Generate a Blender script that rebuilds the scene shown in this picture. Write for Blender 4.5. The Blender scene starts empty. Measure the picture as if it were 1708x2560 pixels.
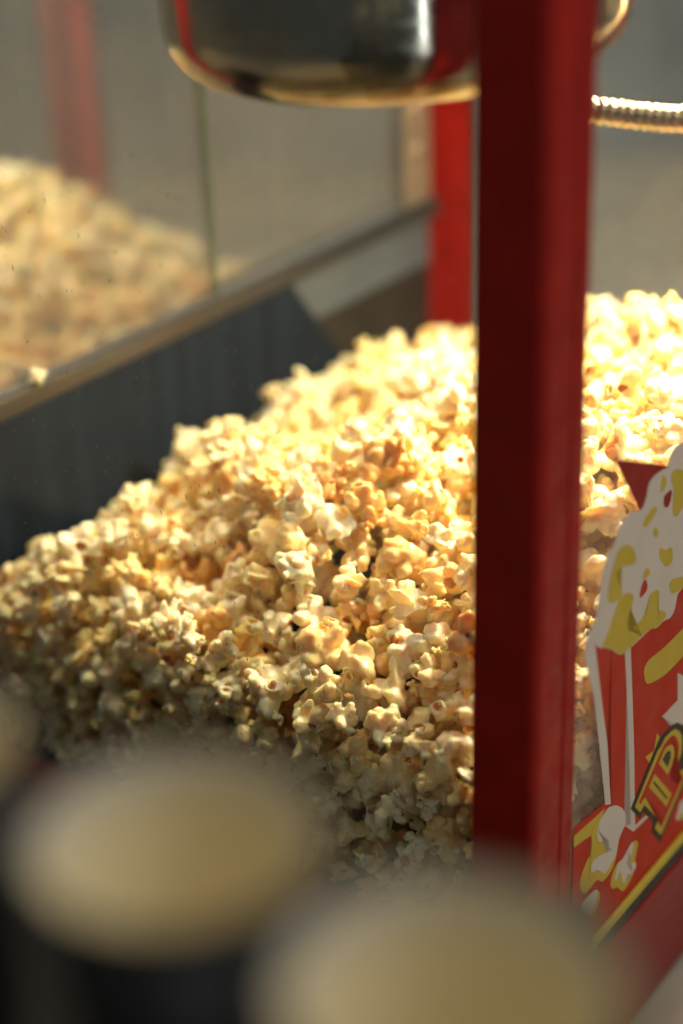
import bpy, bmesh, math, random
import numpy as np
from mathutils import Vector, Matrix

# ------------------------------------------------------------------ camera, world, lamps, exposure
scene = bpy.context.scene
ZC = 0.889                                   # height of the camera above the counter
PITCH, ROLL, AZ = math.radians(26.77), math.radians(2.108), math.radians(36.5)
cp, sp = math.cos(PITCH), math.sin(PITCH)
r0 = Vector((1, 0, 0)); u0 = Vector((0, sp, cp)); w0 = Vector((0, cp, -sp))
cam_r = r0 * math.cos(ROLL) - u0 * math.sin(ROLL)
cam_u = r0 * math.sin(ROLL) + u0 * math.cos(ROLL)
cam = bpy.data.objects.new('camera', bpy.data.cameras.new('camera'))
scene.collection.objects.link(cam)
cam.matrix_world = Matrix(((cam_r.x, cam_u.x, -w0.x, 0), (cam_r.y, cam_u.y, -w0.y, 0),
                           (cam_r.z, cam_u.z, -w0.z, ZC), (0, 0, 0, 1)))
cam.data.sensor_fit = 'HORIZONTAL'
cam.data.sensor_width = 24.0
cam.data.lens = 24.0 * 4340 / 1708
cam.data.clip_start = 0.02
cam.data.clip_end = 50
cam.data.dof.use_dof = True
cam.data.dof.focus_distance = 1.12
cam.data.dof.aperture_fstop = 1.7
scene.camera = cam

world = bpy.data.worlds.new('World'); scene.world = world
world.use_nodes = True
wb = world.node_tree.nodes['Background']
wb.inputs[0].default_value = (0.95, 1.0, 1.0, 1); wb.inputs[1].default_value = 0.068

# cabinet frame: origin at the near post's outer edge, a runs along the printed side, b along the plain side
uR = Vector((math.sin(AZ), math.cos(AZ), 0)); uL = Vector((-math.cos(AZ), math.sin(AZ), 0))
NX, NY = 0.10527, 0.81699
W, D = 0.532, 0.735
def P(a, b, z):                              # z measured from the camera's height
    return Vector((NX, NY, 0)) + uR * a + uL * b + Vector((0, 0, z + ZC))
CAB = Matrix(((uR.x, uL.x, 0, NX), (uR.y, uL.y, 0, NY), (0, 0, 1, 0), (0, 0, 0, 1)))

def area(name, loc, target, sx, sy, power, col):
    L = bpy.data.lights.new(name, 'AREA'); L.shape = 'RECTANGLE'; L.size = sx; L.size_y = sy
    L.energy = power; L.color = col
    o = bpy.data.objects.new(name, L); scene.collection.objects.link(o)
    o.location = loc
    o.rotation_euler = (Vector(target) - Vector(loc)).to_track_quat('-Z', 'Y').to_euler()
    return o
WARM = (1.0, 0.80, 0.53)
area('heat_lamp', P(.335, .075, -.20), P(.325, .070, -.55), .10, .10, 7.5, WARM)
area('cabinet_lamp', P(.100, .26, .05), P(.100, .24, -.6), .16, .46, 9.6, (1.0, .82, .55))
area('window_light', (.40, -.95, .62), (.05, 1.0, .62), 0.07, 1.1, 2.4, (.92, .96, 1.0))
area('right_fill', (2.2, .5, 1.6), (.2, 1.0, .35), 1.2, 1.2, 8.5, (1.0, .95, .9))  # added fill from the right for the print and the post
area('overhead_fill', (1.0, .45, 2.3), (.1, .45, .4), .9, .9, 13.0, (1.0, .97, .92))  # added fill from above that brightens cup interiors and the post's right face
area('side_window_light', (-1.9, 1.3, 1.5), (0, 1.1, .4), .4, 1.4, 1.8, (.85, .93, 1.0))
area('backdrop_fill', (.6, 1.9, 2.6), (.3, 2.9, .5), 1.5, 1.0, 42.0, (1.0, .94, .84))  # added fill that lifts the wall and the far counter

scene.view_settings.view_transform = 'Standard'
scene.view_settings.look = 'None'
scene.view_settings.exposure = 0.0
scene.view_settings.gamma = 1.0
scene.cycles.use_denoising = True
scene.cycles.max_bounces = 12
scene.cycles.transparent_max_bounces = 24
scene.cycles.glossy_bounces = 6
scene.cycles.diffuse_bounces = 9
scene.cycles.caustics_reflective = False
scene.cycles.caustics_refractive = False
scene.cycles.sample_clamp_indirect = 10.0

# ------------------------------------------------------------------ materials
MATS = {}
def new_mat(name):
    m = bpy.data.materials.new(name); m.use_nodes = True
    nt = m.node_tree; nt.nodes.clear()
    out = nt.nodes.new('ShaderNodeOutputMaterial')
    MATS[name] = m
    return m, nt, out
def N(nt, t, **kw):
    n = nt.nodes.new(t)
    for k, v in kw.items():
        if k.startswith('i_'): n.inputs[k[2:].replace('_', ' ')].default_value = v
        else: setattr(n, k, v)
    return n
def c4(c): return (c[0], c[1], c[2], 1)
def noise(nt, scale, detail=3, vec=None, rough=.5):
    n = N(nt, 'ShaderNodeTexNoise'); n.inputs['Scale'].default_value = scale
    n.inputs['Detail'].default_value = detail; n.inputs['Roughness'].default_value = rough
    if vec is not None: nt.links.new(vec, n.inputs['Vector'])
    return n
def coords(nt, scale=(1, 1, 1)):
    t = N(nt, 'ShaderNodeTexCoord'); mp = N(nt, 'ShaderNodeMapping')
    mp.inputs['Scale'].default_value = scale
    nt.links.new(t.outputs['Object'], mp.inputs['Vector'])
    return mp.outputs['Vector']
def ramp(nt, src, p0, p1, c0=(0, 0, 0), c1=(1, 1, 1)):
    r = N(nt, 'ShaderNodeValToRGB'); e = r.color_ramp.elements
    e[0].position = p0; e[1].position = p1; e[0].color = c4(c0); e[1].color = c4(c1)
    nt.links.new(src, r.inputs[0]); return r.outputs[0]

def paint(name, col, rough=.4, metal=0., var=.15, vscale=30, stretch=(1, 1, 1), bump=0., coat=0., rvar=.1, trans=0., spec=.5):
    m, nt, out = new_mat(name)
    b = N(nt, 'ShaderNodeBsdfPrincipled')
    v = coords(nt, stretch); n = noise(nt, vscale, 4, v)
    lo = tuple(c * (1 - var) for c in col); hi = tuple(min(1, c * (1 + var)) for c in col)
    nt.links.new(ramp(nt, n.outputs[0], .3, .7, lo, hi), b.inputs['Base Color'])
    b.inputs['Metallic'].default_value = metal; b.inputs['Specular IOR Level'].default_value = spec
    mr = N(nt, 'ShaderNodeMapRange'); mr.inputs['From Min'].default_value = .3; mr.inputs['From Max'].default_value = .7
    mr.inputs['To Min'].default_value = max(.02, rough - rvar); mr.inputs['To Max'].default_value = rough + rvar
    n2 = noise(nt, vscale * 2.3, 3, v); nt.links.new(n2.outputs[0], mr.inputs[0])
    nt.links.new(mr.outputs[0], b.inputs['Roughness'])
    b.inputs['Coat Weight'].default_value = coat; b.inputs['Coat Roughness'].default_value = .15
    if bump:
        bp = N(nt, 'ShaderNodeBump'); bp.inputs['Strength'].default_value = bump; bp.inputs['Distance'].default_value = .001
        nt.links.new(n.outputs[0], bp.inputs['Height']); nt.links.new(bp.outputs[0], b.inputs['Normal'])
    if trans:
        t = N(nt, 'ShaderNodeBsdfTranslucent'); t.inputs[0].default_value = c4(col)
        mx = N(nt, 'ShaderNodeMixShader'); mx.inputs[0].default_value = trans
        nt.links.new(b.outputs[0], mx.inputs[1]); nt.links.new(t.outputs[0], mx.inputs[2])
        nt.links.new(mx.outputs[0], out.inputs[0])
    else:
        nt.links.new(b.outputs[0], out.inputs[0])
    return m

def glass(name, ior, tint=(.97, .985, .975), dirt=.05, streak=(40, 40, 3), rough=.0, specks=.35, film=.0):
    m, nt, out = new_mat(name)
    tr = N(nt, 'ShaderNodeBsdfTransparent'); tr.inputs[0].default_value = c4(tint)
    gl = N(nt, 'ShaderNodeBsdfGlossy'); gl.inputs['Roughness'].default_value = rough
    fr = N(nt, 'ShaderNodeFresnel'); ge = N(nt, 'ShaderNodeNewGeometry'); im = N(nt, 'ShaderNodeMapRange')   # both faces of the pane reflect alike
    im.inputs['To Min'].default_value = ior; im.inputs['To Max'].default_value = 1 / ior
    nt.links.new(ge.outputs['Backfacing'], im.inputs[0]); nt.links.new(im.outputs[0], fr.inputs[0])
    mx = N(nt, 'ShaderNodeMixShader')
    nt.links.new(fr.outputs[0], mx.inputs[0]); nt.links.new(tr.outputs[0], mx.inputs[1]); nt.links.new(gl.outputs[0], mx.inputs[2])
    df = N(nt, 'ShaderNodeBsdfDiffuse'); df.inputs[0].default_value = (.75, .68, .55, 1)
    n1 = noise(nt, 1.0, 5, coords(nt, streak), .6); n2 = noise(nt, 9, 3, coords(nt), .6)
    mul = N(nt, 'ShaderNodeMath', operation='MULTIPLY')
    nt.links.new(ramp(nt, n1.outputs[0], .46, .78), mul.inputs[0]); nt.links.new(ramp(nt, n2.outputs[0], .38, .7), mul.inputs[1])
    mul2 = N(nt, 'ShaderNodeMath', operation='MULTIPLY'); mul2.inputs[1].default_value = dirt
    nt.links.new(mul.outputs[0], mul2.inputs[0])
    n3 = noise(nt, 330, 1, coords(nt, (1, 1, .45))); sp_ = N(nt, 'ShaderNodeMath', operation='MULTIPLY'); sp_.inputs[1].default_value = specks
    nt.links.new(ramp(nt, n3.outputs[0], .735, .77), sp_.inputs[0])
    mxm = N(nt, 'ShaderNodeMath', operation='MAXIMUM'); nt.links.new(mul2.outputs[0], mxm.inputs[0]); nt.links.new(sp_.outputs[0], mxm.inputs[1])
    fl = N(nt, 'ShaderNodeMath', operation='ADD'); fl.inputs[1].default_value = film; nt.links.new(mxm.outputs[0], fl.inputs[0])
    mul2 = fl
    m2 = N(nt, 'ShaderNodeMixShader')
    nt.links.new(mul2.outputs[0], m2.inputs[0]); nt.links.new(mx.outputs[0], m2.inputs[1]); nt.links.new(df.outputs[0], m2.inputs[2])
    nt.links.new(m2.outputs[0], out.inputs[0])
    return m

paint('red_paint', (.32, .012, .007), .48, spec=.15, var=.16, vscale=28, bump=.08, rvar=.16)
paint('red_frame', (.24, .009, .007), .36, spec=.3, var=.12, vscale=1, stretch=(6, 60, 500), bump=.25)
paint('steel', (.46, .41, .33), .12, metal=1, var=.06, vscale=1, stretch=(30, 30, 140), rvar=.05)
paint('dark_steel', (.011, .021, .036), .55, spec=.15, metal=.0, var=.35, vscale=1, stretch=(45, 45, 3), rvar=.12)
paint('grey_plate', (.16, .195, .23), .5, metal=.2, var=.1, vscale=14)
paint('rail_steel', (.13, .13, .13), .40, metal=.8, var=.2, vscale=1, stretch=(5, 90, 90))
paint('dark_pan', (.045, .038, .03), .5, metal=.3, var=.3, vscale=25)
paint('bracket_metal', (.62, .50, .36), .35, metal=.7, var=.1, vscale=40)
paint('hose_metal', (.62, .49, .30), .22, metal=1, var=.1, vscale=80)
paint('cup_inside', (.74, .65, .43), .6, var=.04, vscale=30)
paint('cup_rim', (.60, .58, .50), .5, var=.04, vscale=30)
paint('cup_outside', (.016, .015, .013), .55, var=.2, vscale=60)
paint('black_gasket', (.010, .012, .011), .5, var=.3, vscale=60)
paint('yellow_line', (.55, .42, .04), .45, var=.1, vscale=60)
paint('print_red', spec=.2, col=(.52, .026, .008), rough=.5, var=.05, vscale=20, trans=.12)
paint('print_darkred', spec=.2, col=(.30, .008, .006), rough=.5, var=.05, vscale=20, trans=.12)
paint('print_yellow', spec=.2, col=(.58, .43, .045), rough=.5, var=.04, vscale=25, trans=.08)
paint('print_white', spec=.2, col=(.66, .59, .50), rough=.5, var=.04, vscale=25, trans=.08)
paint('print_ink', spec=.2, col=(.030, .028, .016), rough=.5, var=.1, vscale=25)
paint('counter', (.40, .34, .26), .55, var=.22, vscale=7, bump=.15)
paint('wall', (.33, .345, .345), .8, var=.5, vscale=1.9)
paint('ledge', (.008, .008, .007), .7, spec=.1, var=.2, vscale=20)
paint('green_glass_edge', (.10, .14, .09), .3, var=.15, vscale=40, trans=.3)
glass('front_glass', 1.38, dirt=.035, film=.004)
glass('side_glass', 1.40, dirt=.05)
glass('door_glass', 3.6, tint=(.90, .92, .90), dirt=.05, specks=.06, film=.035)

# popped kernels: cream flesh that varies from piece to piece, brown hull kept in the sockets
m, nt, out = new_mat('popcorn')
b = N(nt, 'ShaderNodeBsdfPrincipled')
oi = N(nt, 'ShaderNodeObjectInfo'); v = coords(nt)
n1 = noise(nt, 60, 3, v); n2 = noise(nt, 330, 4, v, .6)
add = N(nt, 'ShaderNodeMath', operation='MULTIPLY_ADD'); add.inputs[1].default_value = .35
mr = N(nt, 'ShaderNodeMapRange'); mr.inputs['To Min'].default_value = -.30; mr.inputs['To Max'].default_value = .42
nt.links.new(oi.outputs['Random'], mr.inputs[0])
nt.links.new(n1.outputs[0], add.inputs[0]); nt.links.new(mr.outputs[0], add.inputs[2])
base = ramp(nt, add.outputs[0], -.05, .60, (.94, .84, .60), (.93, .69, .28))
at = N(nt, 'ShaderNodeAttribute', attribute_name='hull')
hm = N(nt, 'ShaderNodeMath', operation='MULTIPLY_ADD'); hm.inputs[1].default_value = .5
nt.links.new(n1.outputs[0], hm.inputs[0]); nt.links.new(at.outputs['Fac'], hm.inputs[2])
hf = ramp(nt, hm.outputs[0], .60, 1.5)
car = N(nt, 'ShaderNodeMix', data_type='RGBA')              # a few pieces browned in the oil
nt.links.new(ramp(nt, oi.outputs['Random'], .93, 1.0), car.inputs[0]); nt.links.new(base, car.inputs[6]); car.inputs[7].default_value = (.62, .33, .09, 1)
base = car.outputs[2]
mix = N(nt, 'ShaderNodeMix', data_type='RGBA')
nt.links.new(hf, mix.inputs[0]); nt.links.new(base, mix.inputs[6]); mix.inputs[7].default_value = (.58, .27, .06, 1)
nt.links.new(mix.outputs[2], b.inputs['Base Color'])
b.inputs['Roughness'].default_value = .36
b.inputs['Subsurface Weight'].default_value = .9
b.inputs['Subsurface Radius'].default_value = (1.0, .58, .19)
b.inputs['Subsurface Scale'].default_value = .0065
b.inputs['Coat Weight'].default_value = .25; b.inputs['Coat Roughness'].default_value = .2
bp = N(nt, 'ShaderNodeBump'); bp.inputs['Strength'].default_value = .35; bp.inputs['Distance'].default_value = .0006
nt.links.new(n2.outputs[0], bp.inputs['Height']); nt.links.new(bp.outputs[0], b.inputs['Normal'])
nt.links.new(b.outputs[0], out.inputs[0])

# ------------------------------------------------------------------ helpers
col = scene.collection
def mesh_obj(name, verts, faces, mat, parent=None, smooth=False, mats=None, fmat=None):
    me = bpy.data.meshes.new(name); me.from_pydata([tuple(v) for v in verts], [], faces)
    for mm in (mats or [mat]): me.materials.append(MATS[mm])
    if fmat is not None: me.polygons.foreach_set('material_index', fmat)
    if smooth: me.polygons.foreach_set('use_smooth', [True] * len(me.polygons))
    me.update()
    o = bpy.data.objects.new(name, me); col.objects.link(o); o.parent = parent
    return o
def bm_obj(name, bm, mat, parent=None, smooth=False):
    bmesh.ops.recalc_face_normals(bm, faces=bm.faces)
    me = bpy.data.meshes.new(name); bm.to_mesh(me); bm.free()
    me.materials.append(MATS[mat])
    if smooth: me.polygons.foreach_set('use_smooth', [True] * len(me.polygons))
    o = bpy.data.objects.new(name, me); col.objects.link(o); o.parent = parent
    return o
def tag(o, label=None, cat=None, group=None, kind=None):
    for k, v in (('label', label), ('category', cat), ('group', group), ('kind', kind)):
        if v: o[k] = v
    return o
def box(name, mn, mx, mat, parent=None, bevel=.0015):
    bm = bmesh.new(); bmesh.ops.create_cube(bm, size=1)
    mn, mx = Vector(mn), Vector(mx)
    for v in bm.verts:
        v.co = Vector([mn[i] + (v.co[i] + .5) * (mx[i] - mn[i]) for i in range(3)])
    if bevel: bmesh.ops.bevel(bm, geom=bm.edges[:], offset=bevel, segments=2, affect='EDGES', profile=.6)
    return bm_obj(name, bm, mat, parent)
def lathe(name, prof, mat, parent=None, seg=96, close=False):
    vs, fs = [], []
    n = len(prof)
    for i in range(seg):
        t = 2 * math.pi * i / seg
        for r, z in prof: vs.append((r * math.cos(t), r * math.sin(t), z))
    for i in range(seg):
        j = (i + 1) % seg
        for k in range(n if close else n - 1):
            k2 = (k + 1) % n
            fs.append((i * n + k, j * n + k, j * n + k2, i * n + k2))
    return mesh_obj(name, vs, fs, mat, parent, True)
def prism(name, poly, z0, z1, mat, parent=None):           # extrude an (a, b) outline upwards
    n = len(poly)
    vs = [(a, b, z0) for a, b in poly] + [(a, b, z1) for a, b in poly]
    fs = [tuple(range(n))[::-1], tuple(range(n, 2 * n))] + [(i, (i + 1) % n, (i + 1) % n + n, i + n) for i in range(n)]
    return mesh_obj(name, vs, fs, mat, parent)

paint('dark_sheet', (.012, .010, .008), .7, spec=.1, var=.25, vscale=40)  # for the added sheet that darkens the counter

# kettle steel: brown oil film baked on in patches, mostly round the bottom
m, nt, out = new_mat('kettle_steel')
b = N(nt, 'ShaderNodeBsdfPrincipled'); b.inputs['Metallic'].default_value = 1
v = coords(nt); n1 = noise(nt, 26, 5, v, .65); n2 = noise(nt, 1, 4, coords(nt, (40, 40, 190)), .6)
sx = N(nt, 'ShaderNodeSeparateXYZ'); nt.links.new(v, sx.inputs[0])
zr = N(nt, 'ShaderNodeMapRange'); zr.inputs['From Min'].default_value = .045; zr.inputs['From Max'].default_value = -.004
zr.inputs['To Min'].default_value = -.25; zr.inputs['To Max'].default_value = .25
nt.links.new(sx.outputs[2], zr.inputs[0])
ad = N(nt, 'ShaderNodeMath', operation='ADD'); nt.links.new(zr.outputs[0], ad.inputs[0]); nt.links.new(n1.outputs[0], ad.inputs[1])
nt.links.new(ramp(nt, ad.outputs[0], .42, .78, (.40, .37, .31), (.13, .075, .025)), b.inputs['Base Color'])
rr_ = N(nt, 'ShaderNodeMapRange'); rr_.inputs['From Min'].default_value = .3; rr_.inputs['From Max'].default_value = .75
rr_.inputs['To Min'].default_value = .07; rr_.inputs['To Max'].default_value = .26
nt.links.new(n2.outputs[0], rr_.inputs[0]); nt.links.new(rr_.outputs[0], b.inputs['Roughness'])
nt.links.new(b.outputs[0], out.inputs[0])

# outlines of the print on the pane: name, ink, layer, (a, z) in tenths of a millimetre
DECALS = [
  ('printed_box_inside','darkred',0,[(939,-4241),(1682,-4591),(1805,-4787),(1463,-4919),(1323,-4749)]),
  ('printed_background','red',0.5,[(607,-6633),(1020,-6695),(1108,-6764),(1018,-6236),(887,-5752),(771,-5390),(1007,-5426),(1596,-5430),(2409,-5364),(2766,-7775),(1786,-7753),(1050,-7754),(616,-7744)]),
  ('printed_box_edge','white',1,[(665,-5384),(693,-5295),(787,-5370),(885,-5751),(1015,-6236),(1103,-6761),(1023,-6717),(939,-6346),(806,-5781),(686,-5484)]),
  ('printed_box_edge','white',1,[(1193,-5619),(1277,-5662),(1345,-6097),(1408,-6532),(1479,-7167),(1664,-7190),(1691,-7224),(1460,-7207),(1314,-7063),(1335,-7040),(1416,-7117),(1331,-6487),(1250,-5956)]),
  ('printed_popcorn','white',2,[(2283,-4563),(2042,-4512),(1859,-4493),(1733,-4487),(1672,-4554),(1677,-4597),(1588,-4577),(1464,-4574),(1404,-4607),(1396,-4677),(1330,-4753),(1204,-4689),(1097,-4698),(1025,-4744),(992,-4824),(899,-4854),(835,-4995),(830,-5125),(788,-5241),(688,-5293),(672,-5338),(757,-5362),(844,-5459),(960,-5509),(1133,-5660),(1204,-5673),(1366,-5678),(1554,-5676),(1643,-5721),(1744,-5709),(1835,-5745),(1907,-5712),(1923,-5600),(1999,-5598),(2189,-5592),(2444,-5650)]),
  ('printed_butter','yellow',3,[(1729,-4633),(1878,-4685),(2008,-4805),(1976,-4963),(1915,-4980),(1818,-5015),(1763,-4914),(1791,-4800),(1722,-4713)]),
  ('printed_butter','yellow',3,[(1601,-4606),(1677,-4686),(1632,-4734),(1574,-4730),(1590,-4655)]),
  ('printed_butter','yellow',3,[(1497,-4780),(1569,-4831),(1436,-4890),(1378,-4881),(1357,-4831)]),
  ('printed_butter','yellow',3,[(1539,-4935),(1597,-5011),(1558,-5037),(1501,-4969)]),
  ('printed_butter','yellow',3,[(1608,-5110),(1710,-5190),(1795,-5186),(1827,-5305),(1752,-5331),(1629,-5222)]),
  ('printed_butter','yellow',3,[(1052,-4852),(1246,-4939),(1313,-5096),(1143,-5031),(1023,-5016),(1046,-5090),(1122,-5180),(1119,-5242),(990,-5221),(928,-5177),(949,-5026)]),
  ('printed_butter','yellow',3,[(1783,-5427),(1981,-5501),(2178,-5569),(2170,-5659),(1993,-5594),(1906,-5582),(1816,-5549)]),
  ('printed_butter','yellow',3,[(1453,-5180),(1516,-5259),(1390,-5256),(1403,-5207)]),
  ('printed_butter','yellow',3,[(1107,-5209),(1296,-5290),(1261,-5380),(1197,-5442),(1214,-5534),(1366,-5554),(1488,-5515),(1494,-5399),(1624,-5419),(1658,-5473),(1612,-5566),(1742,-5639),(1775,-5685),(1731,-5707),(1628,-5709),(1550,-5670),(1359,-5665),(1199,-5669),(1128,-5651),(953,-5500),(866,-5460),(939,-5428),(1023,-5314)]),
  ('printed_gap','darkred',4,[(1681,-4770),(1757,-4768),(1720,-4887),(1641,-4853),(1632,-4774)]),
  ('printed_gap','red',4,[(1438,-5250),(1485,-5356),(1370,-5372),(1366,-5337),(1387,-5277)]),
  ('printed_arc','yellow',1,[(1475,-5897),(1763,-5932),(2046,-5927),(2268,-5905),(2479,-5852),(2514,-6088),(2301,-6146),(2075,-6158),(1819,-6163),(1623,-6120),(1516,-6075)]),
  ('printed_star','white',1,[(2014,-6251),(2042,-6482),(1808,-6483),(1968,-6621),(1973,-6666),(2371,-6891),(2446,-6503),(2246,-6429)]),
  ('printed_burst','yellow',1,[(1741,-6576),(1817,-6674),(1754,-6750),(1656,-6773),(1582,-6675),(1713,-6700)]),
  ('printed_letter','ink',2,[(1397,-6980),(1556,-7165),(1587,-7121),(1783,-7338),(1746,-7393),(1895,-7577),(2215,-7306),(2430,-7126),(2496,-6893),(2143,-6738),(2061,-6672),(1965,-6639),(1871,-6636),(1779,-6644),(1753,-6732)]),
  ('printed_letter','yellow',3,[(1459,-7002),(1545,-7101),(1604,-7074),(1844,-7350),(1796,-7393),(1899,-7513),(2205,-7267),(2362,-7136),(2267,-7148),(2190,-7147),(2153,-7108),(2102,-7152),(2058,-7099),(2119,-7033),(2154,-6965),(2156,-6879),(2136,-6818),(2098,-6764),(2035,-6709),(1966,-6689),(1869,-6688),(1818,-6721),(1760,-6736)]),
  ('printed_letter','red',4,[(1516,-6998),(1539,-7033),(1589,-7004),(1616,-7020),(1901,-7349),(1859,-7400),(1895,-7448),(2195,-7227),(2217,-7203),(2143,-7165),(2097,-7204),(1996,-7091),(2079,-7005),(2108,-6937),(2108,-6886),(2060,-6797),(2010,-6746),(1951,-6725),(1857,-6734),(1812,-6765)]),
  ('printed_letter','yellow',5,[(1790,-6847),(1941,-7030),(1990,-6996),(2033,-6925),(2032,-6892),(2010,-6835),(1966,-6797),(1902,-6776),(1858,-6791)]),
  ('printed_letter','ink',6,[(1841,-6845),(1934,-6965),(1974,-6907),(1968,-6854),(1943,-6829),(1890,-6821)]),
  ('printed_letter','yellow',5,[(1732,-6899),(2028,-7243),(1958,-7309),(1656,-6960)]),
  ('printed_letter','ink',6,[(1728,-6955),(1966,-7235),(1951,-7241),(1710,-6958)]),
  ('printed_stripe','yellow',1,[(608,-6701),(613,-6791),(697,-6808),(836,-6841),(977,-6789),(1022,-6745)]),
  ('printed_popcorn','yellow',2,[(939,-6751),(1038,-6813),(1266,-7059),(1230,-7205),(1189,-7312),(1110,-7341),(1022,-7343),(952,-7259),(851,-7275),(781,-7274),(714,-7191),(716,-7091),(788,-7019),(855,-6989),(865,-6904),(829,-6826)]),
  ('printed_popcorn','white',3,[(1061,-6762),(1109,-6779),(1193,-6821),(1308,-6935),(1344,-7060),(1296,-7077),(1220,-7151),(1219,-7236),(1164,-7256),(1070,-7299),(1019,-7260),(941,-7175),(902,-7177),(853,-7135),(864,-7068),(974,-7085),(1089,-7132),(1155,-7151),(1086,-7092),(1098,-7034),(1015,-6995),(950,-6967),(914,-6898),(938,-6795),(1014,-6775)]),
  ('printed_popcorn','yellow',2,[(1470,-7289),(1533,-7325),(1539,-7387),(1487,-7470),(1534,-7521),(1480,-7584),(1400,-7633),(1332,-7631),(1257,-7531),(1189,-7509),(1144,-7455),(1154,-7385),(1223,-7320),(1307,-7342),(1403,-7299)]),
  ('printed_popcorn','white',3,[(1447,-7278),(1471,-7313),(1457,-7381),(1391,-7406),(1376,-7420),(1413,-7465),(1482,-7471),(1529,-7517),(1516,-7557),(1456,-7562),(1393,-7519),(1365,-7579),(1328,-7549),(1304,-7455),(1267,-7411),(1238,-7464),(1204,-7446),(1214,-7376),(1259,-7319),(1311,-7349),(1382,-7299)]),
  ('printed_popcorn','yellow',2,[(942,-7337),(1002,-7407),(999,-7466),(941,-7551),(834,-7501),(725,-7377),(738,-7324),(838,-7323)]),
  ('printed_popcorn','white',3,[(937,-7332),(972,-7385),(951,-7423),(900,-7493),(819,-7461),(721,-7373),(733,-7320),(834,-7319)]),
  ('printed_popcorn','white',2,[(2229,-7412),(2174,-7428),(2172,-7469),(2132,-7507),(2151,-7558),(2346,-7642),(2321,-7448)]),
  ('printed_popcorn','yellow',3,[(2158,-7555),(2240,-7538),(2330,-7559),(2341,-7637)]),
]
KZ = -.2315

# ------------------------------------------------------------------ setting
tag(mesh_obj('counter', [(-3, -.6, 0), (3, -.6, 0), (3, 3.2, 0), (-3, 3.2, 0)], [(0, 1, 2, 3)], 'counter'), kind='structure')
mq = [P(-.015, -.10, 0), P(-.50, -.10, 0), P(-.50, 1.2, 0), P(-.015, 1.2, 0)]  # added sheet, makes the counter before the plain side dark
tag(mesh_obj('added_dark_sheet', [(v_.x, v_.y, .004) for v_ in mq], [(0, 1, 2, 3)], 'dark_sheet'), kind='structure')
tag(mesh_obj('wall', [(-5, 3.2, -1), (5, 3.2, -1), (5, 3.2, 4), (-5, 3.2, 4)], [(0, 3, 2, 1)], 'wall'), kind='structure')
tag(box('ledge', (-.26, .20, .004), (.085, .475, ZC - .288 - .100), 'ledge', bevel=.004), kind='structure')

# ------------------------------------------------------------------ cabinet (local axes a, b, z above the counter)
machine = bpy.data.objects.new('popcorn_machine', None); col.objects.link(machine)
machine.matrix_world = CAB
tag(machine, 'red framed popcorn machine cabinet with glass sides and printed popcorn box', 'popcorn machine')
def h(z): return z + ZC                                     # camera-relative height to local height
TOP = h(.10)
S = .042; SA = .0465
def post_profile(ca, cb, sa, sb):                           # outer corner at (ca, cb), body towards (sa, sb)
    R = .0075; pts = []
    for i in range(7):
        t = math.pi / 2 * i / 6
        pts.append((R - R * math.sin(t), R - R * math.cos(t)))    # from (R,0)-ish round to (0,R)
    pts = pts[::-1] if False else pts
    g = .0010
    out_ = [(SA, 0), (SA * .72, 0), (SA * .70, g), (SA * .62, g), (SA * .60, 0)] + pts + [(0, S), (S * .35, S), (S * .35, S * .35), (SA, S * .35)]
    return [(ca + sa * x, cb + sb * y) for x, y in out_]
for ca, cb, sa, sb in ((0, 0, 1, 1), (D, 0, -1, 1), (0, W, 1, -1), (D, W, -1, -1)):
    prism('corner_post', post_profile(ca, cb, sa, sb), h(-.772), TOP, 'red_paint', machine)

# lower frame on the four sides
FB, FT = .006, h(-.786)
def frame(name, mn, mx):
    o = box(name, mn, mx, 'red_frame', machine, .003); return o
frame('bottom_frame', (S, -.001, FB), (D - S, .022, FT))
frame('bottom_frame', (-.001, 0, FB), (.022, W, h(-.752)))
frame('bottom_frame', (D - .022, 0, FB), (D + .001, W, FT))
frame('bottom_frame', (S, W - .022, FB), (D - S, W + .001, h(-.70)))
box('corner_foot', (0, -.002, FB), (S - .001, S, FT), 'red_frame', machine, .003)
box('gasket', (S, .001, FT + .0005), (D - S, .012, h(-.7785)), 'black_gasket', machine, .0015)
box('gasket_trim', (S, .0025, h(-.7783)), (D - S, .0058, h(-.7712)), 'yellow_line', machine, .001)
box('floor_pan', (.024, .024, h(-.80)), (D - .024, W - .024, h(-.762)), 'dark_pan', machine, .002)

box('roof', (-.006, -.006, TOP + .0005), (D + .006, W + .006, TOP + .06), 'red_frame', machine, .004)

# the two lamps that light the cabinet: housings over the light sources
box('lamp_shade', (.278, .018, h(-.196)), (.392, .132, h(-.165)), 'grey_plate', machine, .004)
box('lamp_stem', (.329, .069, h(-.1645)), (.341, .081, TOP), 'grey_plate', machine, .002)
box('lamp_housing', (.018, .025, h(.054)), (.182, .495, TOP), 'grey_plate', machine, .003)

# glass sides
pane_l = box('glass_pane', (.010, S * .9, h(-.7515)), (.0145, W - S * .9, TOP - .002), 'front_glass', machine, 0)
pane_r = box('glass_pane', (S * .9, .0062, h(-.7705)), (D - S * .9, .0105, TOP - .002), 'side_glass', machine, 0)
pane_e = box('glass_pane', (D - .0145, S * .9, h(-.78)), (D - .010, W - S * .9, TOP - .002), 'side_glass', machine, 0)

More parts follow.
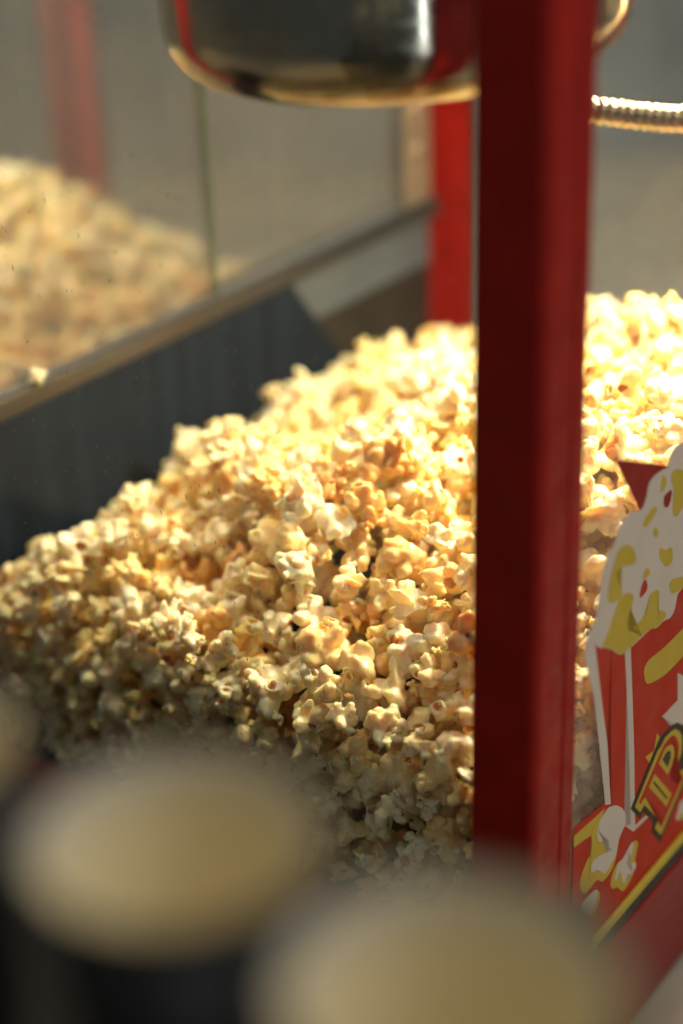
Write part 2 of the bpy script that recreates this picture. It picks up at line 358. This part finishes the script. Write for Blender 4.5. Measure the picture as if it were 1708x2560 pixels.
# operator's doors on the far side, their rail and the steel plates under it
SPLIT = .350
door1 = box('door_pane', (S, W - .0160, h(-.498)), (SPLIT, W - .0105, TOP - .002), 'door_glass', machine, 0)
box('pane_edge', (SPLIT + .0002, W - .0165, h(-.498)), (SPLIT + .0052, W - .0100, TOP - .002), 'green_glass_edge', door1, .0005)
door2 = box('door_pane', (SPLIT + .006, W - .0090, h(-.498)), (D - S, W - .0045, TOP - .002), 'door_glass', machine, 0)
hinge = box('hinge_plate', (.640, W - .020, h(-.4985)), (.682, W - .0165, h(-.375)), 'bracket_metal', machine, .001)
for zz in (-.404, -.445):
    bm = bmesh.new()
    bmesh.ops.create_uvsphere(bm, u_segments=16, v_segments=8, radius=.008,
        matrix=Matrix.Translation((.661, W - .0202, h(zz))) @ Matrix.Diagonal((1, .5, 1, 1)))
    bm_obj('screw', bm, 'bracket_metal', hinge, True)
box('door_rail', (S, W - .0240, h(-.5155)), (D - S, W - .0168, h(-.4990)), 'rail_steel', machine, .002)
# dark plate with its slanting end, standing under the rail
pl = [(.025, -.517), (.447, -.517), (.548, -.640), (.548, -.76), (.025, -.76)]
b0, b1 = W - .0235, W - .0205
n = len(pl)
mesh_obj('pan_side', [(a, b0, h(z)) for a, z in pl] + [(a, b1, h(z)) for a, z in pl],
         [tuple(range(n)), tuple(range(n, 2 * n))[::-1]] + [(i, i + n, (i + 1) % n + n, (i + 1) % n) for i in range(n)], 'dark_steel', machine)
box('pan_lip', (.449, W - .0200, h(-.7)), (.4565, W - .0140, h(-.517)), 'dark_pan', machine, .001)
box('inner_plate', (.458, W - .0135, h(-.567)), (D - S, W - .0095, h(-.4995)), 'grey_plate', machine, .001)
box('slot_back', (.458, W - .0130, h(-.76)), (D - S, W - .0100, h(-.5675)), 'dark_pan', machine, .001)

# printing on the right-hand pane: thin vinyl laid on the outer face
for name, mat, layer, poly in DECALS:
    t = .00009; b0 = .0060 - .00012 * layer
    if name in ('printed_popcorn', 'printed_butter', 'printed_arc', 'printed_gap'):   # drawn outlines are rounded
        for _ in range(2):
            poly = [q_ for i_ in range(len(poly)) for p_, n_ in [(poly[i_], poly[(i_ + 1) % len(poly)])]
                    for q_ in ((.75 * p_[0] + .25 * n_[0], .75 * p_[1] + .25 * n_[1]), (.25 * p_[0] + .75 * n_[0], .25 * p_[1] + .75 * n_[1]))]
    lim = [(min(max(a / 1e4, .0470), D - S), z / 1e4) for a, z in poly]
    bm = bmesh.new()
    f = bm.faces.new([bm.verts.new((a, b0, h(z))) for a, z in lim])
    bmesh.ops.triangulate(bm, faces=[f])
    ext = bmesh.ops.extrude_face_region(bm, geom=bm.faces[:])
    for v in [g for g in ext['geom'] if isinstance(g, bmesh.types.BMVert)]: v.co.y -= t
    bm_obj(name, bm, 'print_' + mat, pane_r)

# ------------------------------------------------------------------ kettle and its hose
KA, KB = .165, .1967
kc = P(KA, KB, 0); KR = .1424
kettle = bpy.data.objects.new('kettle', None); col.objects.link(kettle)
kettle.location = (kc.x, kc.y, h(KZ)); kettle.rotation_euler = (0, math.radians(-2.2), 0)
tag(kettle, 'polished steel popping kettle hanging over the popcorn heap', 'kettle')
prof = [(0, -.004)]
for i in range(1, 9): prof.append((.11 * i / 8, -.004 + .004 * (i / 8) ** 2))
for i in range(1, 13):
    t = math.pi / 2 * i / 12
    prof.append((.110 + (KR - .110) * math.sin(t), .034 * (1 - math.cos(t))))
prof += [(KR, .06), (KR, .09), (KR, .12), (KR, .17), (KR + .0012, .172), (KR + .003, .176), (KR + .003, .182), (KR, .186), (KR - .004, .186), (KR - .004, .05)]
lathe('bowl', prof, 'kettle_steel', kettle, 128)
lathe('lid', [(KR - .006, .187), (KR - .006, .190), (.10, .205), (.0, .208)], 'steel', kettle, 96)
box('hanger', (-.012, -.006, .208), (.012, .006, .36), 'steel', kettle)

pts = [Vector((.118, 1.005, -.236)), Vector((.1435, .9955, -.2468)), Vector((.1552, .9944, -.2490)), Vector((.1802, .9925, -.2527)), Vector((.2050, .9925, -.2552)),
       Vector((.2240, 1.000, -.2545)), Vector((.2450, 1.030, -.245)), Vector((.262, 1.09, -.215)), Vector((.27, 1.15, -.15)), Vector((.27, 1.18, -.02))]
def cat(p, n):
    res = []
    for i in range(len(p) - 1):
        a, b_, c, d = p[max(i - 1, 0)], p[i], p[i + 1], p[min(i + 2, len(p) - 1)]
        for k in range(n):
            t = k / n
            res.append(.5 * ((2 * b_) + (c - a) * t + (2 * a - 5 * b_ + 4 * c - d) * t * t + (3 * b_ - a - 3 * c + d) * t ** 3))
    res.append(p[-1]); return res
path = cat(pts, 40)
step = .00055; dense = [path[0]]; acc = 0
for i in range(1, len(path)):
    seg = (path[i] - path[i - 1]).length; t = step - acc
    while t <= seg:
        dense.append(path[i - 1].lerp(path[i], t / seg)); t += step
    acc = seg - (t - step)
vs, fs = [], []; M = 20
for i, p in enumerate(dense):
    tan = (dense[min(i + 1, len(dense) - 1)] - dense[max(i - 1, 0)]).normalized()
    s1 = tan.cross(Vector((0, 0, 1))).normalized(); s2 = s1.cross(tan)
    ph = (i * step / .0052) % 1.0
    r = .0054 + .0019 * abs(math.sin(math.pi * ph)) ** .6
    for k in range(M):
        th = 2 * math.pi * k / M + ph * 0.0
        q = p + s1 * (r * math.cos(th)) + s2 * (r * math.sin(th)); vs.append((q.x, q.y, q.z + ZC))
for i in range(len(dense) - 1):
    for k in range(M):
        fs.append((i * M + k, i * M + (k + 1) % M, (i + 1) * M + (k + 1) % M, (i + 1) * M + k))
tag(mesh_obj('flexible_conduit', vs, fs, 'hose_metal', None, True), 'ribbed flexible metal conduit curving out below the kettle', 'conduit')

# ------------------------------------------------------------------ paper cups
def cup(x, y, R, label, H=.100):
    e = bpy.data.objects.new('paper_cup', None); col.objects.link(e)
    e.location = (x, y, ZC - .288 - H + .001)
    tag(e, label, 'cup', 'dark paper cups in front of the machine')
    rb = R * .70; t = .0006
    lathe('outer_wall', [(rb, 0), (rb + (R - rb) * .5, H * .5), (R, H - .002), (R - t, H - .002), (rb - t, .004), (rb - t, 0)], 'cup_outside', e, 64, True)
    lathe('rim_band', [(R - 2.6 * t - (R - rb) * .12, H * .88), (R - 2.6 * t, H + .0006)], 'cup_rim', e, 64)
    lathe('inner_wall', [(0, .0062), (rb - 2 * t, .006), (R - 2 * t, H - .002)], 'cup_inside', e, 64)
    rr = .0011
    lathe('rolled_rim', [(R + rr * math.cos(a), H + rr * math.sin(a)) for a in [2 * math.pi * i / 10 for i in range(10)]], 'cup_outside', e, 64, True)
cup(-.0480, .3790, .0405, 'dark paper cup with cream inside, in front of the popcorn heap')
cup(.0220, .3170, .0425, 'largest and lowest dark paper cup, cream inside, below the red post')
cup(-.1335, .4280, .0375, 'dark paper cup cut off by the left edge of the photo')

# ------------------------------------------------------------------ popped kernels
rng = np.random.default_rng(11)
def smin(a, b, k):
    hh = np.clip(.5 + .5 * (b - a) / k, 0, 1)
    return b * (1 - hh) + a * hh - k * hh * (1 - hh)
def unit(v): return v / np.linalg.norm(v)
def make_kernel(seed, GN=46, ext=1.45):
    r = np.random.default_rng(seed)
    ax = np.linspace(-ext, ext, GN)
    X = np.stack(np.meshgrid(ax, ax, ax, indexing='ij'), -1)
    # wandering of the space itself, so that no lobe stays a clean ball
    Wp = X.copy()
    for fq, am in ((2.1, .09), (4.3, .036), (8.5, .020), (15., .010)):
        for c in range(3):
            k = r.normal(size=3); k = unit(k) * fq * r.uniform(.8, 1.25)
            k2 = unit(r.normal(size=3)) * fq
            Wp[..., c] += am * np.sin(X @ k + r.uniform(0, 6.28)) * np.cos(X @ k2 + r.uniform(0, 6.28)) * 1.4
    def ell(c, d, lr, tr, k3=None):                          # ellipsoid, long radius along d
        q = Wp - c; al = q @ d; perp = q - al[..., None] * d
        if k3 is not None:                                   # flattened sideways
            s = perp @ k3[0]; w = perp - s[..., None] * k3[0]
            rad = np.sqrt((al / lr) ** 2 + (s / k3[1]) ** 2 + (w ** 2).sum(-1) / tr ** 2)
            return (rad - 1) * min(lr, tr, k3[1])
        rad = np.sqrt((al / lr) ** 2 + (perp ** 2).sum(-1) / tr ** 2)
        return (rad - 1) * min(lr, tr)
    style = r.choice(['butterfly', 'butterfly', 'mushroom', 'mushroom', 'winged'])
    d = ell(np.zeros(3), np.array([0, 0, 1.]), .40, .40)
    nl = {'butterfly': r.integers(5, 8), 'mushroom': r.integers(8, 12), 'winged': r.integers(4, 6)}[style]
    dirs = []
    while len(dirs) < nl:
        v = unit(r.normal(size=3)); 
        if style == 'butterfly': v = unit(v * np.array([1.25, 1.0, .75]))
        if all(v @ o < .62 for o in dirs) or r.random() < .02: dirs.append(v)
    for v in dirs:
        big = r.uniform(.30, .47) if style != 'mushroom' else r.uniform(.24, .36)
        dist = r.uniform(.42, .66) if style != 'mushroom' else r.uniform(.42, .55)
        c = v * dist
        lr, tr = big * r.uniform(.98, 1.22), big * r.uniform(.86, 1.05)
        dv = unit(v + .5 * r.normal(size=3) * .5)
        if r.random() < .16:
            s = unit(np.cross(dv, r.normal(size=3)))
            lobe = ell(c, dv, lr * 1.15, tr * 1.1, (s, tr * .55))
        else:
            lobe = ell(c, dv, lr, tr)
        for _ in range(r.integers(2, 6)):                    # small swellings on the lobe
            w = unit(dv + .9 * r.normal(size=3) * .7); rr = big * r.uniform(.35, .6)
            lobe = smin(lobe, np.linalg.norm(Wp - (c + w * big * .85), axis=-1) - rr, .03)
        d = smin(d, lobe, r.uniform(.015, .05))
    if style == 'winged':
        for _ in range(r.integers(2, 4)):
            v = unit(r.normal(size=3)); s = unit(np.cross(v, r.normal(size=3)))
            d = smin(d, ell(v * .55, v, .58, .46, (s, .12)), .06)
    # wrinkles
    for fq, am in ((9, .014), (16, .009)):
        for _ in range(3):
            k = unit(r.normal(size=3)) * fq
            d = d + am * np.sin(Wp @ k + r.uniform(0, 6.28))
    # sockets with raised rims where the hull tore
    hullf = np.full(d.shape, 9.)
    for _ in range(r.integers(1, 4)):
        v = unit(r.normal(size=3)); ts = np.linspace(1.4, .2, 60)
        idx = np.clip(np.rint((ts[:, None] * v + ext) / (2 * ext) * (GN - 1)).astype(int), 0, GN - 1)
        dd = d[idx[:, 0], idx[:, 1], idx[:, 2]]; hit = np.argmax(dd < 0); p = ts[hit] * v
        R0 = r.uniform(.12, .20)
        q = Wp - p; al = q @ v; pr = np.sqrt(np.maximum((q ** 2).sum(-1) - al ** 2, 0))
        tor = np.sqrt((pr - R0 * 1.25) ** 2 + (al - .02) ** 2) - R0 * .42
        d = smin(d, tor, .07)
        cav = np.sqrt((pr / R0) ** 2 + ((al + .01) / (R0 * 1.15)) ** 2) - 1; cav = cav * R0
        d = -smin(-d, cav, .04)
        hullf = np.minimum(hullf, cav)
    if r.random() < .55:                                     # a flake of hull left between lobes
        v = unit(r.normal(size=3)); p = v * .45
        hullf = np.minimum(hullf, np.linalg.norm(Wp - p, axis=-1) - .26)
    # surface nets
    ins = d < 0
    cs = [(i, j, k) for i in (0, 1) for j in (0, 1) for k in (0, 1)]
    n = GN - 1
    corner = [d[i:n + i, j:n + j, k:n + k] for i, j, k in cs]
    sg = np.stack([c < 0 for c in corner], 0); cnt = sg.sum(0)
    act = (cnt > 0) & (cnt < 8)
    acc = np.zeros(act.shape + (3,)); wgt = np.zeros(act.shape)
    for e0 in range(8):
        for e1 in range(e0 + 1, 8):
            df = [abs(cs[e0][q] - cs[e1][q]) for q in range(3)]
            if sum(df) != 1: continue
            cr = sg[e0] != sg[e1]
            t = np.where(cr, corner[e0] / np.where(cr, corner[e0] - corner[e1], 1), 0)
            pos = np.array(cs[e0]) + t[..., None] * (np.array(cs[e1]) - np.array(cs[e0]))
            acc += np.where(cr[..., None], pos, 0); wgt += cr
    vi = -np.ones(act.shape, int); vi[act] = np.arange(act.sum())
    ijk = np.argwhere(act); loc = acc[act] / wgt[act][:, None]
    V = (ijk + loc) / (GN - 1) * 2 * ext - ext
    hv = hullf[ijk[:, 0], ijk[:, 1], ijk[:, 2]]
    F = []
    for axis in range(3):
        o = [q for q in range(3) if q != axis]
        sl0 = [slice(None)] * 3; sl1 = [slice(None)] * 3; sl0[axis] = slice(0, GN - 1); sl1[axis] = slice(1, GN)
        A, B = ins[tuple(sl0)], ins[tuple(sl1)]
        ed = np.argwhere(A != B); ed = ed[(ed[:, o[0]] > 0) & (ed[:, o[1]] > 0) & (ed[:, o[0]] < GN - 1) & (ed[:, o[1]] < GN - 1)]
        st = A[tuple(ed.T)]
        def at_(d0, d1):
            q = ed.copy(); q[:, o[0]] += d0; q[:, o[1]] += d1; return vi[tuple(q.T)]
        quad = np.stack([at_(-1, -1), at_(0, -1), at_(0, 0), at_(-1, 0)], 1)
        flip = st if axis != 1 else ~st
        quad[~flip] = quad[~flip][:, ::-1]
        F.append(quad)
    F = np.concatenate(F); F = F[(F >= 0).all(1)]
    # one light smoothing pass
    nb = np.zeros_like(V); nc = np.zeros(len(V))
    for q in range(4):
        np.add.at(nb, F[:, q], V[F[:, (q + 1) % 4]]); np.add.at(nc, F[:, q], 1)
    V = V * .72 + .28 * nb / np.maximum(nc, 1)[:, None]
    V -= V.mean(0); V /= np.percentile(np.linalg.norm(V, axis=1), 92)
    hull = np.clip((.07 - hv) / .12, 0, 1)
    return V, F, hull
KR0 = .0160
VAR = 26
variants = []
lib = bpy.data.collections.new('kernel_shapes')              # shapes shared by the loose mass
for i in range(VAR):
    V, F, hull = make_kernel(100 + i)
    me = bpy.data.meshes.new('popped_kernel')
    me.from_pydata((V * KR0).tolist(), [], F.tolist())
    me.polygons.foreach_set('use_smooth', [True] * len(me.polygons))
    a_ = me.attributes.new('hull', 'FLOAT', 'POINT'); a_.data.foreach_set('value', hull.astype(np.float32))
    me.materials.append(MATS['popcorn']); me.update()
    variants.append(me)
    o = bpy.data.objects.new('popped_kernel_shape_%02d' % i, me); lib.objects.link(o)

def heap(a, b):
    front = -.618 + .66 * a
    cap = -.460 - .30 * np.maximum(b - .11, 0) - .50 * np.maximum(a - .46, 0)
    fall = -.522 - 1.05 * (b - .385) + .08 * np.clip(a - .15, 0, .25)
    z = front
    for o_ in (cap, fall):
        k = .035; hh = np.clip(.5 + .5 * (o_ - z) / k, 0, 1); z = o_ * (1 - hh) + z * hh - k * hh * (1 - hh)
    z = z + .014 * np.sin(a * 27 + b * 15 + .6) * np.cos(b * 33 - a * 11) + .008 * np.sin(a * 61 - b * 47 + 1)
    z = z + .022 * np.exp(-((a - .155) ** 2 + (b - .27) ** 2) / .0030) - .026 * np.exp(-((a - .27) ** 2 + (b - .31) ** 2) / .004)
    return np.maximum(z, -.742)
MIND = .0218
cells = {}; PTS = []
ncand = 90000
ca = rng.uniform(.027, D - .03, ncand); cb = rng.uniform(.024, W - .044, ncand)
top = heap(ca, cb); dep = rng.uniform(0, 1, ncand) ** 1.0 * .075
zz = top - .009 - dep
# the heap's flanks seen through the two near panes
k = ncand // 3
ca[:k] = .0265 + rng.uniform(0, .036, k); top[:k] = heap(ca[:k], cb[:k]); zz[:k] = top[:k] - .009 - rng.uniform(0, 1, k) * (top[:k] + .745)
k2 = k + ncand // 6
ca[k:k2] = rng.uniform(.027, .66, k2 - k); cb[k:k2] = .0235 + rng.uniform(0, .032, k2 - k); top[k:k2] = heap(ca[k:k2], cb[k:k2])
zz[k:k2] = top[k:k2] - .009 - rng.uniform(0, 1, k2 - k) * (top[k:k2] + .745)
order = rng.permutation(ncand)
cellof = np.floor(np.stack([ca, cb, zz], 1) / MIND).astype(int)
for i in order:
    if zz[i] < -.748: continue
    c = cellof[i]; ok = True
    for dx in (-1, 0, 1):
        for dy in (-1, 0, 1):
            for dz in (-1, 0, 1):
                for j in cells.get((c[0] + dx, c[1] + dy, c[2] + dz), ()):
                    if (ca[i] - ca[j]) ** 2 + (cb[i] - cb[j]) ** 2 + (zz[i] - zz[j]) ** 2 < MIND * MIND: ok = False; break
                if not ok: break
            if not ok: break
        if not ok: break
    if ok: cells.setdefault(tuple(c), []).append(i); PTS.append(i)
PTS = np.array(PTS)
A, B, Z = ca[PTS], cb[PTS], zz[PTS]
pos = np.array([NX, NY, 0]) + A[:, None] * np.array(uR) + B[:, None] * np.array(uL) + Z[:, None] * np.array([0, 0, 1.]) + np.array([0, 0, ZC])
scl = np.clip(rng.normal(.97, .20, len(PTS)), .58, 1.34); rot = rng.uniform(0, 2 * math.pi, (len(PTS), 3)); var = rng.integers(0, VAR, len(PTS))
# kernels against the panes stay behind them
lim = np.minimum(A - .0150, B - .0110); scl = np.minimum(scl, np.maximum(lim / KR0 * .95, .70))

# which kernels show largest: discs painted far to near into a coarse view
rel = pos - np.array([0, 0, ZC])
dpt = rel @ np.array(w0); px = 854 + 4340 * (rel @ np.array(cam_r)) / dpt; py = 1280 - 4340 * (rel @ np.array(cam_u)) / dpt
Q = 5
ids = -np.ones((2560 // Q, 1708 // Q + 1), int)
for i in np.argsort(-dpt):
    rr = KR0 * scl[i] * .9 * 4340 / dpt[i]
    x0, x1, y0, y1 = [int(v // Q) for v in (px[i] - rr, px[i] + rr + Q, py[i] - rr, py[i] + rr + Q)]
    x0, y0 = max(x0, 0), max(y0, 0); x1, y1 = min(x1, ids.shape[1]), min(y1, ids.shape[0])
    if x1 <= x0 or y1 <= y0: continue
    yy, xx = np.mgrid[y0:y1, x0:x1]
    mk = ((xx + .5) * Q - px[i]) ** 2 + ((yy + .5) * Q - py[i]) ** 2 < rr * rr
    ids[y0:y1, x0:x1][mk] = i
yy, xx = np.mgrid[0:ids.shape[0], 0:ids.shape[1]] * Q
hid = ((xx > 1170) & (xx < 1470)) | (((xx - 430) / 390.) ** 2 + ((yy - 2090) / 270.) ** 2 < 1) | (((xx - 1120) / 440.) ** 2 + ((yy - 2480) / 350.) ** 2 < 1) | ((xx > 1540) & (yy > 1290)) | ((xx > 1490) & (yy > 1620))
ids[hid] = -1
cnt = np.bincount(ids[ids >= 0].ravel(), minlength=len(PTS))
best = np.argsort(-cnt)[:298]; single = np.zeros(len(PTS), bool); single[best] = cnt[best] > 0
def kernel_label(i):
    big = scl[i] > 1.15; small = scl[i] < .80
    size = 'large bulging' if big else ('small' if small else 'medium-sized')
    if px[i] > 1400: place, g = 'in the glaring heap beyond the front red post', 'popped kernels beyond the red post'
    elif A[i] < .050: place, g = 'pressed against the plain glass pane behind the cups', 'popped kernels against the pane'
    elif B[i] > .36 and A[i] < .30: place, g = 'on the edge of the heap beside the dark steel plate', 'popped kernels beside the steel plate'
    elif A[i] > .24: place, g = 'in the blurred back of the heap below the kettle', 'popped kernels at the back of the heap'
    elif B[i] < .16: place, g = 'on the heap slope close to the front red post', 'popped kernels by the red post'
    else: place, g = 'on the middle of the heap slope behind the glass', 'popped kernels on the middle slope'
    return size + ' popped kernel ' + place, g + (', large' if big else ', small' if small else '')
for i in np.where(single)[0]:
    o = bpy.data.objects.new('popped_kernel', variants[var[i]]); col.objects.link(o)
    o.location = pos[i]; o.rotation_euler = rot[i]; o.scale = (scl[i],) * 3
    lb, g = kernel_label(i); tag(o, lb, 'popcorn', g)
# the one that landed on the door rail
o = bpy.data.objects.new('popped_kernel', variants[3]); col.objects.link(o)
q = P(.128, W - .024, -.492); o.location = q; o.rotation_euler = (1, 2, .4); o.scale = (.5,) * 3
tag(o, 'single popped kernel caught on the steel rail under the door glass', 'popcorn')

rest = np.where(~single)[0]
# crumbs and broken bits lying on and between the kernels
nc_ = 300; xa = rng.uniform(.022, .60, nc_); xb = rng.uniform(.018, W - .045, nc_)
xa[:70] = rng.uniform(.019, .030, 70); xz = heap(xa, xb) + rng.uniform(-.020, -.006, nc_)
xz[:70] = heap(xa[:70], xb[:70]) - rng.uniform(0, 1, 70) * .13; xz = np.maximum(xz, -.755)
cpos = np.array([NX, NY, 0]) + xa[:, None] * np.array(uR) + xb[:, None] * np.array(uL) + (xz + ZC)[:, None] * np.array([0, 0, 1.])
pos = np.concatenate([pos, cpos]); rot = np.concatenate([rot, rng.uniform(0, 6.28, (nc_, 3))])
scl = np.concatenate([scl, rng.uniform(.14, .38, nc_)]); var = np.concatenate([var, rng.integers(0, VAR, nc_)])
rest = np.concatenate([rest, np.arange(len(pos) - nc_, len(pos))])
me = bpy.data.meshes.new('popcorn_heap'); me.from_pydata(pos[rest].tolist(), [], [])
for nm, ty, dat in (('rot', 'FLOAT_VECTOR', rot[rest]), ('scl', 'FLOAT', scl[rest]), ('variant', 'INT', var[rest])):
    a_ = me.attributes.new(nm, ty, 'POINT')
    a_.data.foreach_set('vector' if ty == 'FLOAT_VECTOR' else 'value', np.ascontiguousarray(dat).ravel().astype(np.int32 if ty == 'INT' else np.float32))
me.materials.append(MATS['popcorn'])
heap_o = bpy.data.objects.new('popcorn_heap', me); col.objects.link(heap_o)
tag(heap_o, 'rest of the popcorn heap filling the cabinet below the kettle', 'popcorn', kind='stuff')
ng = bpy.data.node_groups.new('scatter_kernels', 'GeometryNodeTree')
ng.interface.new_socket('Geometry', in_out='INPUT', socket_type='NodeSocketGeometry')
ng.interface.new_socket('Geometry', in_out='OUTPUT', socket_type='NodeSocketGeometry')
gi = ng.nodes.new('NodeGroupInput'); go = ng.nodes.new('NodeGroupOutput')
ci = ng.nodes.new('GeometryNodeCollectionInfo'); ci.inputs['Collection'].default_value = lib
ci.inputs['Separate Children'].default_value = True; ci.inputs['Reset Children'].default_value = True
ip = ng.nodes.new('GeometryNodeInstanceOnPoints'); ip.inputs['Pick Instance'].default_value = True
def na(nm, ty):
    nn = ng.nodes.new('GeometryNodeInputNamedAttribute'); nn.data_type = ty; nn.inputs['Name'].default_value = nm
    return nn.outputs['Attribute']
ng.links.new(gi.outputs[0], ip.inputs['Points']); ng.links.new(ci.outputs[0], ip.inputs['Instance'])
ng.links.new(na('variant', 'INT'), ip.inputs['Instance Index'])
e2r = ng.nodes.new('FunctionNodeEulerToRotation')
ng.links.new(na('rot', 'FLOAT_VECTOR'), e2r.inputs[0]); ng.links.new(e2r.outputs[0], ip.inputs['Rotation'])
ng.links.new(na('scl', 'FLOAT'), ip.inputs['Scale'])
ng.links.new(ip.outputs[0], go.inputs[0])
md = heap_o.modifiers.new('kernels', 'NODES'); md.node_group = ng
print('kernels', len(PTS), 'single', int(single.sum()), 'tris', sum(len(m_.polygons) * 2 for m_ in variants))
